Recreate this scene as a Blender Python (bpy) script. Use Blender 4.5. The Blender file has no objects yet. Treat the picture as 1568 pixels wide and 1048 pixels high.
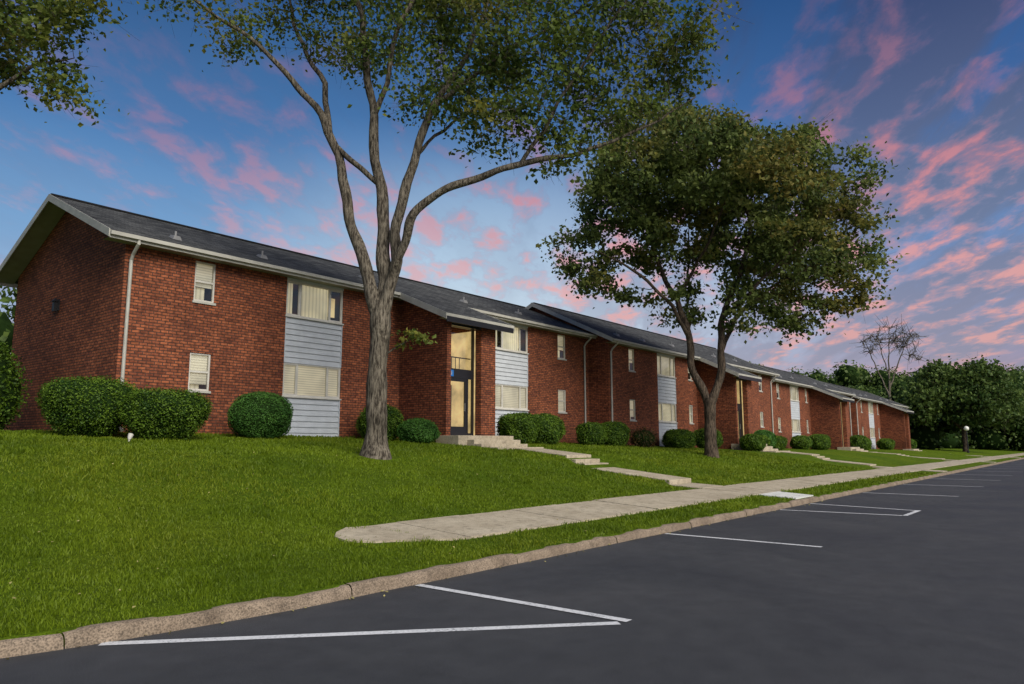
import bpy, math, random, time
import numpy as np
from mathutils import Vector
T0=time.time()
scene=bpy.context.scene
random.seed(5)
FW=np.array([.7815,.624,0.]); RT=np.array([.624,-.7815,0.]); UP=np.array([0,0,1.])

# ---------------------------------------------------------------- materials
def new_mat(name):
    m=bpy.data.materials.new(name); m.use_nodes=True
    nt=m.node_tree; b=nt.nodes['Principled BSDF']
    return m,nt,b
def lk(nt,a,b): nt.links.new(a,b)
def noise(nt,vec,scale,detail=4,rough=.55,dist=0.):
    n=nt.nodes.new('ShaderNodeTexNoise'); n.inputs['Scale'].default_value=scale
    n.inputs['Detail'].default_value=detail; n.inputs['Roughness'].default_value=rough
    n.inputs['Distortion'].default_value=dist
    if vec is not None: lk(nt,vec,n.inputs['Vector'])
    return n
def ramp(nt,fac,stops,interp='LINEAR'):
    r=nt.nodes.new('ShaderNodeValToRGB'); r.color_ramp.interpolation=interp
    e=r.color_ramp.elements
    while len(e)<len(stops): e.new(.5)
    for i,(p,c) in enumerate(stops):
        e[i].position=p
        e[i].color=(c,c,c,1) if isinstance(c,(int,float)) else (c[0],c[1],c[2],1)
    lk(nt,fac,r.inputs['Fac']); return r
def mixc(nt,a,b,fac,mode='MIX'):
    n=nt.nodes.new('ShaderNodeMix'); n.data_type='RGBA'; n.blend_type=mode
    def put(sock,v):
        if isinstance(v,bpy.types.NodeSocket): lk(nt,v,sock)
        elif isinstance(v,(int,float)) and sock.type!='VALUE': sock.default_value=(v,v,v,1)
        elif isinstance(v,(int,float)): sock.default_value=v
        else: sock.default_value=(v[0],v[1],v[2],1)
    put(n.inputs[0],fac); put(n.inputs[6],a); put(n.inputs[7],b)
    return n.outputs[2]
def math_(nt,op,a,b=None,c=None,clamp=False):
    n=nt.nodes.new('ShaderNodeMath'); n.operation=op; n.use_clamp=clamp
    for i,v in enumerate((a,b,c)):
        if v is None: continue
        if isinstance(v,(int,float)): n.inputs[i].default_value=v
        else: lk(nt,v,n.inputs[i])
    return n.outputs[0]
def pos(nt): return nt.nodes.new('ShaderNodeNewGeometry').outputs['Position']
def bump(nt,b,h,strength,dist=.01):
    n=nt.nodes.new('ShaderNodeBump'); n.inputs['Strength'].default_value=strength
    n.inputs['Distance'].default_value=dist; lk(nt,h,n.inputs['Height']); lk(nt,n.outputs[0],b.inputs['Normal'])

def simple(name,col,rough=.6,metal=0.,var=.12,vs=3.,bumps=0.,emit=None,spec=None):
    m,nt,b=new_mat(name)
    n=noise(nt,pos(nt),vs,3)
    lo=[c*(1-var) for c in col]; hi=[min(1,c*(1+var)) for c in col]
    r=ramp(nt,n.outputs['Fac'],[(.3,lo),(.7,hi)])
    lk(nt,r.outputs[0],b.inputs['Base Color']); b.inputs['Roughness'].default_value=rough
    b.inputs['Metallic'].default_value=metal
    if spec is not None: b.inputs['Specular IOR Level'].default_value=spec
    if bumps: bump(nt,b,n.outputs['Fac'],bumps)
    if emit:
        e=mixc(nt,r.outputs[0],emit[0],1.,'MULTIPLY'); lk(nt,e,b.inputs['Emission Color']); b.inputs['Emission Strength'].default_value=emit[1]
    return m

def brick_mat():
    m,nt,b=new_mat('red_brick'); p=pos(nt)
    s=nt.nodes.new('ShaderNodeSeparateXYZ'); lk(nt,p,s.inputs[0])
    u=math_(nt,'ADD',s.outputs[0],s.outputs[1])
    c=nt.nodes.new('ShaderNodeCombineXYZ'); lk(nt,u,c.inputs[0]); lk(nt,s.outputs[2],c.inputs[1])
    br=nt.nodes.new('ShaderNodeTexBrick'); lk(nt,c.outputs[0],br.inputs['Vector'])
    br.inputs['Scale'].default_value=1; br.inputs['Brick Width'].default_value=.23
    br.inputs['Row Height'].default_value=.085; br.inputs['Mortar Size'].default_value=.013
    br.inputs['Mortar Smooth'].default_value=.2; br.inputs['Bias'].default_value=-.1
    br.inputs['Color1'].default_value=(.35,.108,.046,1); br.inputs['Color2'].default_value=(.155,.045,.024,1)
    br.inputs['Mortar'].default_value=(.072,.038,.028,1)
    n=noise(nt,p,.55,4,.6); r=ramp(nt,n.outputs['Fac'],[(.3,.70),(.7,1.15)])
    col=mixc(nt,br.outputs['Color'],r.outputs[0],1.,'MULTIPLY')
    n2=noise(nt,c.outputs[0],9,2); n2.noise_dimensions='2D'
    r2=ramp(nt,n2.outputs['Fac'],[(.35,.72),(.65,1.25)])
    col=mixc(nt,col,r2.outputs[0],1.,'MULTIPLY')
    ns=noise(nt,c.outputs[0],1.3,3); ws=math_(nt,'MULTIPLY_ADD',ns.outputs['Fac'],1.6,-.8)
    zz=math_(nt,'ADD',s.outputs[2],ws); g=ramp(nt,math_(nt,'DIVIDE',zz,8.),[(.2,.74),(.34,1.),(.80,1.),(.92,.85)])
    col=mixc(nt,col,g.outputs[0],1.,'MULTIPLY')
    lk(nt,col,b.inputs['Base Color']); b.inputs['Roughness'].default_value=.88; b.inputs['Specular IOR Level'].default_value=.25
    inv=math_(nt,'SUBTRACT',1.,br.outputs['Fac']); bump(nt,b,inv,.6,.012)
    return m
def shingle_mat():
    m,nt,b=new_mat('asphalt_shingles'); p=pos(nt)
    s=nt.nodes.new('ShaderNodeSeparateXYZ'); lk(nt,p,s.inputs[0])
    c=nt.nodes.new('ShaderNodeCombineXYZ'); lk(nt,s.outputs[0],c.inputs[0]); lk(nt,s.outputs[1],c.inputs[1])
    br=nt.nodes.new('ShaderNodeTexBrick'); lk(nt,c.outputs[0],br.inputs['Vector'])
    br.inputs['Scale'].default_value=1; br.inputs['Brick Width'].default_value=.33
    br.inputs['Row Height'].default_value=.14; br.inputs['Mortar Size'].default_value=.012
    br.inputs['Color1'].default_value=(.105,.108,.108,1); br.inputs['Color2'].default_value=(.042,.044,.046,1)
    br.inputs['Mortar'].default_value=(.020,.020,.021,1)
    n=noise(nt,p,45,2); r=ramp(nt,n.outputs['Fac'],[(.3,.6),(.7,1.4)])
    n2=noise(nt,p,.7,3); r2=ramp(nt,n2.outputs['Fac'],[(.3,.8),(.7,1.2)])
    col=mixc(nt,br.outputs['Color'],r.outputs[0],1.,'MULTIPLY'); col=mixc(nt,col,r2.outputs[0],1.,'MULTIPLY')
    lk(nt,col,b.inputs['Base Color']); b.inputs['Roughness'].default_value=.95
    b.inputs['Specular IOR Level'].default_value=.12
    return m
def asphalt_mat():
    m,nt,b=new_mat('asphalt'); p=pos(nt)
    n1=noise(nt,p,170,2); n2=noise(nt,p,.35,4,.6,.6); n3=noise(nt,p,3.5,5,.65)
    c=ramp(nt,n2.outputs['Fac'],[(.3,(.046,.048,.053)),(.5,(.056,.058,.063)),(.7,(.070,.071,.076))]).outputs[0]
    c=mixc(nt,c,ramp(nt,n3.outputs['Fac'],[(.3,.84),(.75,1.16)]).outputs[0],1.,'MULTIPLY')
    c=mixc(nt,c,ramp(nt,n1.outputs['Fac'],[(.35,.4),(.60,1.1),(.72,3.2)]).outputs[0],1.,'MULTIPLY')
    v=nt.nodes.new('ShaderNodeTexVoronoi'); v.feature='DISTANCE_TO_EDGE'; v.inputs['Scale'].default_value=.22
    nw=noise(nt,p,1.3,4,.6)
    vadd=nt.nodes.new('ShaderNodeVectorMath'); vadd.operation='MULTIPLY_ADD'
    lk(nt,nw.outputs['Color'],vadd.inputs[0]); vadd.inputs[1].default_value=(1.6,1.6,0); lk(nt,p,vadd.inputs[2])
    lk(nt,vadd.outputs[0],v.inputs['Vector'])
    cr=ramp(nt,v.outputs['Distance'],[(0,.75),(.003,1.)]).outputs[0]
    ncr=ramp(nt,noise(nt,p,.22,2).outputs['Fac'],[(.52,0.),(.60,1.)]).outputs[0]
    c=mixc(nt,c,mixc(nt,c,cr,1.,'MULTIPLY'),ncr)
    lk(nt,c,b.inputs['Base Color'])
    rr=ramp(nt,n2.outputs['Fac'],[(.3,.6),(.7,.85)]); lk(nt,rr.outputs[0],b.inputs['Roughness'])
    b.inputs['Specular IOR Level'].default_value=.3
    bump(nt,b,n1.outputs['Fac'],.7,.005)
    return m
def concrete_mat(name,c0,c1,spots=.5):
    m,nt,b=new_mat(name); p=pos(nt)
    n=noise(nt,p,1.6,5,.65); n2=noise(nt,p,70,2)
    c=ramp(nt,n.outputs['Fac'],[(.3,c0),(.7,c1)]).outputs[0]
    c=mixc(nt,c,ramp(nt,n2.outputs['Fac'],[(.33,1-spots*.6),(.6,1.1)]).outputs[0],1.,'MULTIPLY')
    n3=noise(nt,p,7,5,.7); c=mixc(nt,c,ramp(nt,n3.outputs['Fac'],[(.3,.58),(.5,1.)]).outputs[0],1.,'MULTIPLY')
    lk(nt,c,b.inputs['Base Color']); b.inputs['Roughness'].default_value=.9
    bump(nt,b,n2.outputs['Fac'],.4,.006); return m
def paint_mat():
    m,nt,b=new_mat('road_paint'); p=pos(nt)
    n=noise(nt,p,38,5,.75); n2=noise(nt,p,2.2,3)
    f=math_(nt,'ADD',n.outputs['Fac'],math_(nt,'MULTIPLY',n2.outputs['Fac'],.35))
    c=ramp(nt,f,[(.50,(.10,.10,.105)),(.60,(.55,.56,.57)),(.8,(.72,.72,.73))]).outputs[0]
    lk(nt,c,b.inputs['Base Color']); b.inputs['Roughness'].default_value=.7; return m
def ground_mat():
    m,nt,b=new_mat('lawn_ground'); p=pos(nt)
    n=noise(nt,p,.30,4,.6); n2=noise(nt,p,38,4,.75); n3=noise(nt,p,3.2,4,.65)
    c=ramp(nt,n.outputs['Fac'],[(.3,(.078,.145,.005)),(.7,(.140,.20,.008))]).outputs[0]
    c=mixc(nt,c,ramp(nt,n3.outputs['Fac'],[(.3,.65),(.7,1.22)]).outputs[0],1.,'MULTIPLY')
    c=mixc(nt,c,ramp(nt,n2.outputs['Fac'],[(.35,.45),(.62,1.25)]).outputs[0],1.,'MULTIPLY')
    lk(nt,c,b.inputs['Base Color']); b.inputs['Roughness'].default_value=.95
    b.inputs['Specular IOR Level'].default_value=.1
    bump(nt,b,n2.outputs['Fac'],1.,.05); return m
def leaf_mat(name,dark,light,alt=None,altamt=.1,trans=.35,clump=.9,bias=0.):
    m,nt,b=new_mat(name); p=pos(nt)
    a=nt.nodes.new('ShaderNodeAttribute'); a.attribute_name='rnd'
    n=noise(nt,p,clump,2)
    f=math_(nt,'MULTIPLY_ADD',n.outputs['Fac'],1.5,-.45+bias)
    f=math_(nt,'ADD',f,math_(nt,'MULTIPLY_ADD',a.outputs['Fac'],.7,-.15))
    c=ramp(nt,f,[(.1,dark),(.95,light)]).outputs[0]
    if alt:
        n4=noise(nt,p,clump*.5,1)
        g=math_(nt,'MULTIPLY',ramp(nt,n4.outputs['Fac'],[(.5,0.),(.66,1.)]).outputs[0],altamt*3)
        c=mixc(nt,c,alt,math_(nt,'MULTIPLY',g,a.outputs['Fac'],clamp=True))
    lk(nt,c,b.inputs['Base Color']); b.inputs['Roughness'].default_value=.55
    b.inputs['Specular IOR Level'].default_value=.25
    t=nt.nodes.new('ShaderNodeBsdfTranslucent'); lk(nt,c,t.inputs['Color'])
    mx=nt.nodes.new('ShaderNodeMixShader'); mx.inputs[0].default_value=trans
    lk(nt,b.outputs[0],mx.inputs[1]); lk(nt,t.outputs[0],mx.inputs[2])
    lk(nt,mx.outputs[0],nt.nodes['Material Output'].inputs['Surface']); return m
def bark_mat(name,c0,c1):
    m,nt,b=new_mat(name)
    tc=nt.nodes.new('ShaderNodeTexCoord')
    mp=nt.nodes.new('ShaderNodeMapping'); mp.inputs['Scale'].default_value=(1,1,.18); lk(nt,tc.outputs['Object'],mp.inputs['Vector'])
    n=noise(nt,mp.outputs[0],20,5,.7); n2=noise(nt,tc.outputs['Object'],1.6,3)
    c=ramp(nt,n.outputs['Fac'],[(.40,c0),(.60,c1)]).outputs[0]
    c=mixc(nt,c,ramp(nt,n2.outputs['Fac'],[(.3,.6),(.7,1.25)]).outputs[0],1.,'MULTIPLY')
    lk(nt,c,b.inputs['Base Color']); b.inputs['Roughness'].default_value=.95; b.inputs['Specular IOR Level'].default_value=.2
    bump(nt,b,n.outputs['Fac'],1.,.06); return m
def glass_mat():
    m,nt,b=new_mat('window_glass')
    tr=nt.nodes.new('ShaderNodeBsdfTransparent'); tr.inputs[0].default_value=(.93,.95,.95,1)
    gl=nt.nodes.new('ShaderNodeBsdfGlossy'); gl.inputs['Roughness'].default_value=.03
    lw=nt.nodes.new('ShaderNodeFresnel'); lw.inputs[0].default_value=1.5
    f=math_(nt,'MULTIPLY_ADD',lw.outputs[0],1.,.04,clamp=True)
    mx=nt.nodes.new('ShaderNodeMixShader'); lk(nt,f,mx.inputs[0]); lk(nt,tr.outputs[0],mx.inputs[1]); lk(nt,gl.outputs[0],mx.inputs[2])
    lk(nt,mx.outputs[0],nt.nodes['Material Output'].inputs['Surface']); return m
def blind_mat(name,c,axis,scale,contrast,emit=.0):
    m,nt,b=new_mat(name); p=pos(nt)
    w=nt.nodes.new('ShaderNodeTexWave'); w.wave_type='BANDS'; w.bands_direction=axis
    w.inputs['Scale'].default_value=scale; w.inputs['Distortion'].default_value=1.0 if axis=='X' else 0.
    w.inputs['Detail Scale'].default_value=.6
    lk(nt,p,w.inputs['Vector'])
    r=ramp(nt,w.outputs['Fac'],[(0,[x*(1-contrast) for x in c]),(.6,c)])
    n=noise(nt,p,.8,2); cc=mixc(nt,r.outputs[0],ramp(nt,n.outputs['Fac'],[(.35,.66),(.65,1.)]).outputs[0],1.,'MULTIPLY')
    lk(nt,cc,b.inputs['Base Color']); b.inputs['Roughness'].default_value=.8
    e=mixc(nt,cc,(1.,.86,.56),1.,'MULTIPLY'); lk(nt,e,b.inputs['Emission Color']); b.inputs['Emission Strength'].default_value=emit  # blinds and curtains glow themselves, standing in for lamps lit behind them
    return m

M={}
M['brick']=brick_mat(); M['shingle']=shingle_mat(); M['asphalt']=asphalt_mat()
M['walk']=concrete_mat('sidewalk_concrete',(.36,.30,.21),(.53,.46,.34))
M['pad']=concrete_mat('new_concrete',(.58,.58,.55),(.72,.72,.68),.3)
M['curb']=concrete_mat('curb_concrete',(.17,.125,.085),(.34,.265,.19),1.)
M['paint']=paint_mat(); M['ground']=ground_mat()
M['white']=simple('white_siding',(.50,.53,.56),.6,var=.08)
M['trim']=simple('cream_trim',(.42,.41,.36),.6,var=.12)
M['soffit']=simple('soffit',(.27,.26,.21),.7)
M['frame']=simple('window_frame',(.56,.54,.48),.5)
M['black']=simple('black_metal',(.014,.015,.018),.4)
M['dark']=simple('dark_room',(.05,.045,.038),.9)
M['glass']=glass_mat()
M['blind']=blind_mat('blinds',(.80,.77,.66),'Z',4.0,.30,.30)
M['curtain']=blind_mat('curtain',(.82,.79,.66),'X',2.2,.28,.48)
M['room']=simple('glowing_interior',(.62,.52,.34),.8,var=.35,vs=1.6,emit=((1,.88,.60),.75))  # interior surfaces emit a warm glow, added in place of indoor lamps
M['blue']=simple('blue_sign',(.02,.18,.55),.4)
M['metal']=simple('vent_metal',(.22,.22,.22),.5,.2)
M['bark']=bark_mat('grey_bark',(.035,.028,.021),(.22,.19,.145))
M['bark2']=bark_mat('brown_bark',(.028,.021,.016),(.14,.105,.075))
M['leaf1']=leaf_mat('maple_leaves',(.050,.090,.018),(.20,.26,.050),(.28,.20,.03),.22,.5,.8)
M['leaf2']=leaf_mat('dense_maple_leaves',(.050,.082,.022),(.23,.29,.075),(.32,.22,.05),.25,.48,.6)
M['hedge']=leaf_mat('hedge_leaves',(.022,.065,.006),(.150,.25,.020),None,0,.3,2.2)
M['hedge2']=leaf_mat('yew_leaves',(.030,.10,.016),(.105,.25,.040),None,0,.3,2.5)
M['redleaf']=leaf_mat('barberry_leaves',(.03,.02,.01),(.15,.10,.03),None,0,.2,3)
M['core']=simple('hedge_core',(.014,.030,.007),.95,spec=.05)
M['grass']=leaf_mat('grass_blades',(.085,.140,.004),(.200,.280,.012),(.26,.27,.02),.14,.4,.5)
M['far']=leaf_mat('distant_leaves',(.035,.075,.016),(.145,.21,.045),None,0,.35,.16)
M['litter']=simple('dry_leaf',(.30,.26,.09),.8,var=.5,vs=9)
M['globe']=simple('lamp_globe',(.8,.78,.7),.3)

# ---------------------------------------------------------------- mesh helpers
def link(o,parent=None):
    scene.collection.objects.link(o)
    if parent: o.parent=parent
    return o
def quad_obj(name,V,Q,mi=None,rnd=None,mats=(),loc=(0,0,0),smooth=False,parent=None):
    V=np.asarray(V,dtype=np.float32); Q=np.asarray(Q,dtype=np.int32)
    me=bpy.data.meshes.new(name); me.vertices.add(len(V)); me.vertices.foreach_set('co',V.ravel())
    me.loops.add(Q.size); me.loops.foreach_set('vertex_index',Q.ravel())
    me.polygons.add(len(Q)); me.polygons.foreach_set('loop_start',np.arange(0,Q.size,4,dtype=np.int32))
    if mi is not None: me.polygons.foreach_set('material_index',np.asarray(mi,dtype=np.int32))
    if smooth is not False:
        s=np.full(len(Q),True) if smooth is True else smooth
        me.polygons.foreach_set('use_smooth',s)
    me.update(calc_edges=True)
    if rnd is not None:
        a=me.attributes.new('rnd','FLOAT','FACE'); a.data.foreach_set('value',np.asarray(rnd,dtype=np.float32))
    for m in mats: me.materials.append(m)
    o=bpy.data.objects.new(name,me); o.location=loc
    return link(o,parent)
class MB:
    def __init__(s): s.v=[]; s.f=[]; s.m=[]; s.mats=[]
    def mi(s,m):
        if m not in s.mats: s.mats.append(m)
        return s.mats.index(m)
    def poly(s,pts,m):
        b=len(s.v); s.v+= [tuple(p) for p in pts]; s.f.append(tuple(range(b,b+len(pts)))); s.m.append(s.mi(m))
    def box(s,x0,x1,y0,y1,z0,z1,m):
        b=len(s.v); s.v+=[(x,y,z) for z in (z0,z1) for y in (y0,y1) for x in (x0,x1)]
        for f in ((0,2,3,1),(4,5,7,6),(0,1,5,4),(2,6,7,3),(0,4,6,2),(1,3,7,5)):
            s.f.append(tuple(b+i for i in f)); s.m.append(s.mi(m))
    def prism(s,bot,top,m):
        n=len(bot); b=len(s.v); s.v+=[tuple(p) for p in bot]+[tuple(p) for p in top]; k=s.mi(m)
        s.f.append(tuple(b+i for i in range(n))[::-1]); s.m.append(k)
        s.f.append(tuple(b+n+i for i in range(n))); s.m.append(k)
        for i in range(n):
            j=(i+1)%n; s.f.append((b+i,b+j,b+n+j,b+n+i)); s.m.append(k)
    def tube(s,pts,rad,m,n=10):
        V,Q=tube(np.array(pts,float),[rad]*len(pts) if isinstance(rad,(int,float)) else rad,n)
        b=len(s.v); s.v+=[tuple(p) for p in V]; k=s.mi(m)
        for q in Q: s.f.append(tuple(b+int(i) for i in q)); s.m.append(k)
        s.f.append(tuple(b+len(V)-n+i for i in range(n))); s.m.append(k)
        s.f.append(tuple(b+i for i in range(n))[::-1]); s.m.append(k)
    def obj(s,name,parent=None,bevel=0):
        me=bpy.data.meshes.new(name); me.from_pydata(s.v,[],s.f)
        for m in s.mats: me.materials.append(M[m])
        me.polygons.foreach_set('material_index',s.m); me.update()
        o=bpy.data.objects.new(name,me); link(o,parent)
        if bevel:
            b=o.modifiers.new('bevel','BEVEL'); b.width=bevel; b.segments=2; b.limit_method='ANGLE'
        return o
def tube(P,R,n=8):
    P=np.asarray(P,float); k=len(P); T=np.gradient(P,axis=0); T/=np.linalg.norm(T,axis=1)[:,None]+1e-9
    ref=np.array([1.,.13,0]) if abs(T[0][2])>.5 else np.array([0,0,1.])
    A=np.cross(T,ref); A/=np.linalg.norm(A,axis=1)[:,None]+1e-9; B=np.cross(T,A)
    an=np.linspace(0,2*np.pi,n,endpoint=False)
    V=(P[:,None,:]+np.asarray(R)[:,None,None]*(np.cos(an)[None,:,None]*A[:,None,:]+np.sin(an)[None,:,None]*B[:,None,:])).reshape(-1,3)
    i=np.arange(k-1)[:,None]*n; j=np.arange(n)[None,:]; j2=(j+1)%n
    Q=np.stack([i+j,i+j2,i+n+j2,i+n+j],-1).reshape(-1,4)
    return V,Q
def leaves(C,size,r,nb=None,aspect=.6):
    n=len(C); N=r.normal(size=(n,3)); N[:,2]+=.5
    if nb is not None: N=N*.75+nb*1.1
    N/=np.linalg.norm(N,axis=1)[:,None]
    A=r.normal(size=(n,3)); A-=N*np.sum(A*N,1)[:,None]; A/=np.linalg.norm(A,axis=1)[:,None]
    B=np.cross(N,A); L=(size*r.uniform(.6,1.3,n))[:,None]
    V=np.stack([C-A*L*.5,C+B*L*aspect*.5+N*L*.12,C+A*L*.5,C-B*L*aspect*.5+N*L*.12],1).reshape(-1,3)
    return V,np.arange(4*n).reshape(-1,4)
def root(name,loc=(0,0,0)):
    e=bpy.data.objects.new(name,None); e.location=(0,0,0); link(e); return e

# ---------------------------------------------------------------- terrain
def curbY(X):
    X=np.asarray(X,float); d=np.clip(5-X,0,None)
    return 6.25+np.where(d<4,.04*d*d,.64+.32*(d-4))
KX=[10,21,34,60,108,200]
KV=[.08,1.2,2.8,4.7,7.7,10.7,14.4,400]
KZ=np.array([[.12,.20,.28,.62,1.36,1.62,1.90,1.9],[.12,.20,.28,.60,1.22,1.50,1.78,1.8],
 [.12,.19,.27,.56,1.12,1.33,1.55,1.5],[.12,.18,.25,.45,.85,1.07,1.3,1.3],[.12,.16,.20,.35,.62,.80,1.0,1.0],[.12,.12,.14,.2,.3,.4,.5,.5]])
def base_z(X,v):
    X=np.asarray(X,float); v=np.asarray(v,float); out=np.zeros(np.broadcast(X,v).shape)
    X,v=np.broadcast_arrays(X,v)
    for dv,w in ((-.7,.25),(0,.5),(.7,.25)):
        vv=np.where(v>1.,v+dv,v)
        rows=np.array([np.interp(vv,KV,k) for k in KZ])
        idx=np.clip(np.searchsorted(KX,X)-1,0,len(KX)-2)
        x0=np.array(KX)[idx]; x1=np.array(KX)[idx+1]; t=np.clip((X-x0)/(x1-x0),0,1)
        a=np.take_along_axis(rows,idx[None],0)[0]; b=np.take_along_axis(rows,(idx+1)[None],0)[0]
        out+=w*(a*(1-t)+b*t)
    return out+ .02*np.sin(X*.7+v*.4)*np.clip(v-3,0,1)*np.clip(14-v,0,1)
BLD=[dict(x0=8.65,x1=32.45,yf=20.7,yb=29.1,zb=1.9,ridge=9.32),
     dict(x0=32.5,x1=57.15,yf=19.5,yb=28.9,zb=1.6,ridge=9.48),
     dict(x0=57.2,x1=81.95,yf=19.9,yb=28.7,zb=1.32,ridge=8.95),
     dict(x0=82.0,x1=107.0,yf=19.4,yb=28.4,zb=1.02,ridge=8.6)]
WALKS=[]
for b in BLD:
    L=b['x1']-b['x0']; b['s']=L/23.8
    xc=b['x0']+(12.1)*b['s']+(.25 if b is BLD[0] else 0); y1=b['yf']-4.65
    y0=float(curbY(xc))+2.8; z0=float(base_z(xc,2.8))+.03
    WALKS.append((xc,y0,y1,z0,b['zb']-.45))
WF=[0,.15,.1501,.58,.5801,.63,.6301,.68,.6801,1.0]
WH=[0,.05,.17,.45,.56,.565,.68,.685,.80,1.0]
def walk_z(w,Y): return w[3]+(w[4]-w[3])*np.interp((Y-w[1])/(w[2]-w[1]),WF,WH)
def ground_z(X,Y):
    X=np.asarray(X,float); Y=np.asarray(Y,float); v=Y-curbY(X); z=base_z(X,v)
    for w in WALKS:
        d=np.abs(X-w[0]); wz=walk_z(w,Y)-.04
        k=np.clip((2.3-d)/1.35,0,1); k=k*k*(3-2*k)
        k=k*np.clip((Y-w[1]+.6)/.6,0,1)*np.clip((w[2]+1.2-Y)/1.2,0,1)
        z=z*(1-k)+wz*k
    return z
xs=list(np.arange(-12,112,.6))+[-700,-350,-150,-80,-45,-30,-20,120,135,155,180,220,280,400,700,1200]
for w in WALKS: xs+=list(np.arange(w[0]-2.4,w[0]+2.45,.24))
xs=np.array(sorted(set(np.round(xs,3))))
vs=[-900,-300,-100,-30,-5,.05,.075]+list(np.arange(.15,16,.28))+[17,19,22,26,32,40,55,80,120,180,300,500,900]
vs=np.array(vs)
GX,GV=np.meshgrid(xs,vs,indexing='ij'); GY=GV+curbY(GX)
GZ=np.where(GV<.06,-.03,ground_z(GX,GY))
V=np.stack([GX,GY,GZ],-1).reshape(-1,3); nx,nv=GX.shape
i=np.arange(nx-1)[:,None]*nv; j=np.arange(nv-1)[None,:]
Q=np.stack([i+j,i+nv+j,i+nv+j+1,i+j+1],-1).reshape(-1,4)
quad_obj('ground',V,Q,mats=[M['ground']],smooth=True)

ax=np.array(sorted(list(np.arange(-30,20,1.))+[-90,-60,20,40,70,100,130,150]))
V=[]
for x in ax:
    V.append((x,-45,0)); V.append((x,-5,0)); V.append((x,float(curbY(x))+.055,0))
Q=[]
for a in range(len(ax)-1):
    for k in range(2): Q.append((a*3+k,(a+1)*3+k,(a+1)*3+k+1,a*3+k+1))
quad_obj('parking_lot',V,Q,mats=[M['asphalt']])

cv=[];cq=[]
def curb_profile(x,jz,jy):
    y=float(curbY(x))
    prof=[(-.012+jy,-.02),(0.004+jy,.085+jz),(.02+jy,.112+jz),(.05,.128+jz),(.11,.13+jz),(.155,.12+jz),(.175,.05)]
    return [(x,y+p,z) for p,z in prof]
x=-12.
while x<145:
    L=random.uniform(2.6,3.2) if x<60 else 6
    n=12; dz=random.uniform(-.012,.008); b=len(cv)
    for k in range(n+1):
        xx=x+.006+(L-.012)*k/n
        j1=.008*math.sin(xx*5.1)+.006*math.sin(xx*13.7+1)+dz+random.uniform(-.004,.004); j2=.008*math.sin(xx*3.3+2)+random.uniform(-.005,.005)
        if k in(0,n): j1-=.012
        cv+=curb_profile(xx,j1,j2)
    for k in range(n):
        for p in range(6): cq.append((b+k*7+p,b+(k+1)*7+p,b+(k+1)*7+p+1,b+k*7+p+1))
    x+=L
quad_obj('curb',cv,cq,mats=[M['curb']],smooth=True)

mk=MB()
def stripe(x0,y0,x1,y1,w=.11,z=.004):
    d=np.array([x1-x0,y1-y0]); d/=np.linalg.norm(d); n=np.array([-d[1],d[0]])*w/2
    p=np.array([x0,y0]); q=np.array([x1,y1])
    mk.poly([(p[0]+n[0],p[1]+n[1],z),(p[0]-n[0],p[1]-n[1],z),(q[0]-n[0],q[1]-n[1],z),(q[0]+n[0],q[1]+n[1],z)],'paint')
stripe(2.72,6.42,5.93,3.50); stripe(6.04,6.2,6.04,3.46,z=.008)
stripe(12.2,6.2,12.15,3.5)
stripe(18.3,6.2,18.55,3.5); stripe(20.7,6.2,20.1,3.5); stripe(18.50,3.5,20.15,3.5,z=.008)
for xx in (26.4,32.8,39.,45.2,51.4,57.6,64,70,76,82): stripe(xx,6.2,xx-.1,3.45)
mk.obj('parking_markings')

sw=MB(); 
def gz(x,y): return float(ground_z(x,y))
def slab(mb,x0,x1,ya,yb,mat,h=.03,t=.12):
    P=[(x0,ya),(x1,ya),(x1,yb),(x0,yb)]
    mb.prism([(x,y,gz(x,y)+h-t) for x,y in P],[(x,y,gz(x,y)+h) for x,y in P],mat)
end=[(8.3,7.42),(8.3,9.05),(7.75,9.02),(7.3,9.08),(6.95,8.86),(6.72,8.6),(6.66,8.3),(6.95,8.0),(7.25,7.9),(7.45,7.72),(7.72,7.66),(7.95,7.5)]
sw.prism([(x,y,gz(x,y)-.08) for x,y in end],[(x,y,gz(x,y)+.03) for x,y in end],'walk')
x=8.31
while x<140:
    y=float(curbY(x)); slab(sw,x,x+1.482,y+1.18,y+2.8,'walk',h=.03+random.uniform(-.006,.009)); x+=1.5
sw.obj('sidewalk')
pd=MB()
for w in WALKS:
    y=float(curbY(w[0])); slab(pd,w[0]-.8,w[0]+.8,y+.18,y+1.165,'pad' if w is WALKS[0] else 'walk')
pd.obj('curb_ramp')
for wi,w in enumerate(WALKS):
    wk=MB(); xc=w[0]; hw=.75
    fr=[(0,.15),(.15,.365),(.365,.58),(.58,.63),(.63,.68),(.68,.84),(.84,1.)]
    for a,b2 in fr:
        ya=w[1]+(w[2]-w[1])*a+.012; yb=w[1]+(w[2]-w[1])*b2
        za=float(walk_z(w,ya+.003)); zb=float(walk_z(w,yb-.003))
        wk.prism([(xc-hw,ya,za-.3),(xc+hw,ya,za-.3),(xc+hw,yb,zb-.3),(xc-hw,yb,zb-.3)],
                 [(xc-hw,ya,za),(xc+hw,ya,za),(xc+hw,yb,zb),(xc-hw,yb,zb)],'walk')
    wk.obj('walkway',bevel=.012)

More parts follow.
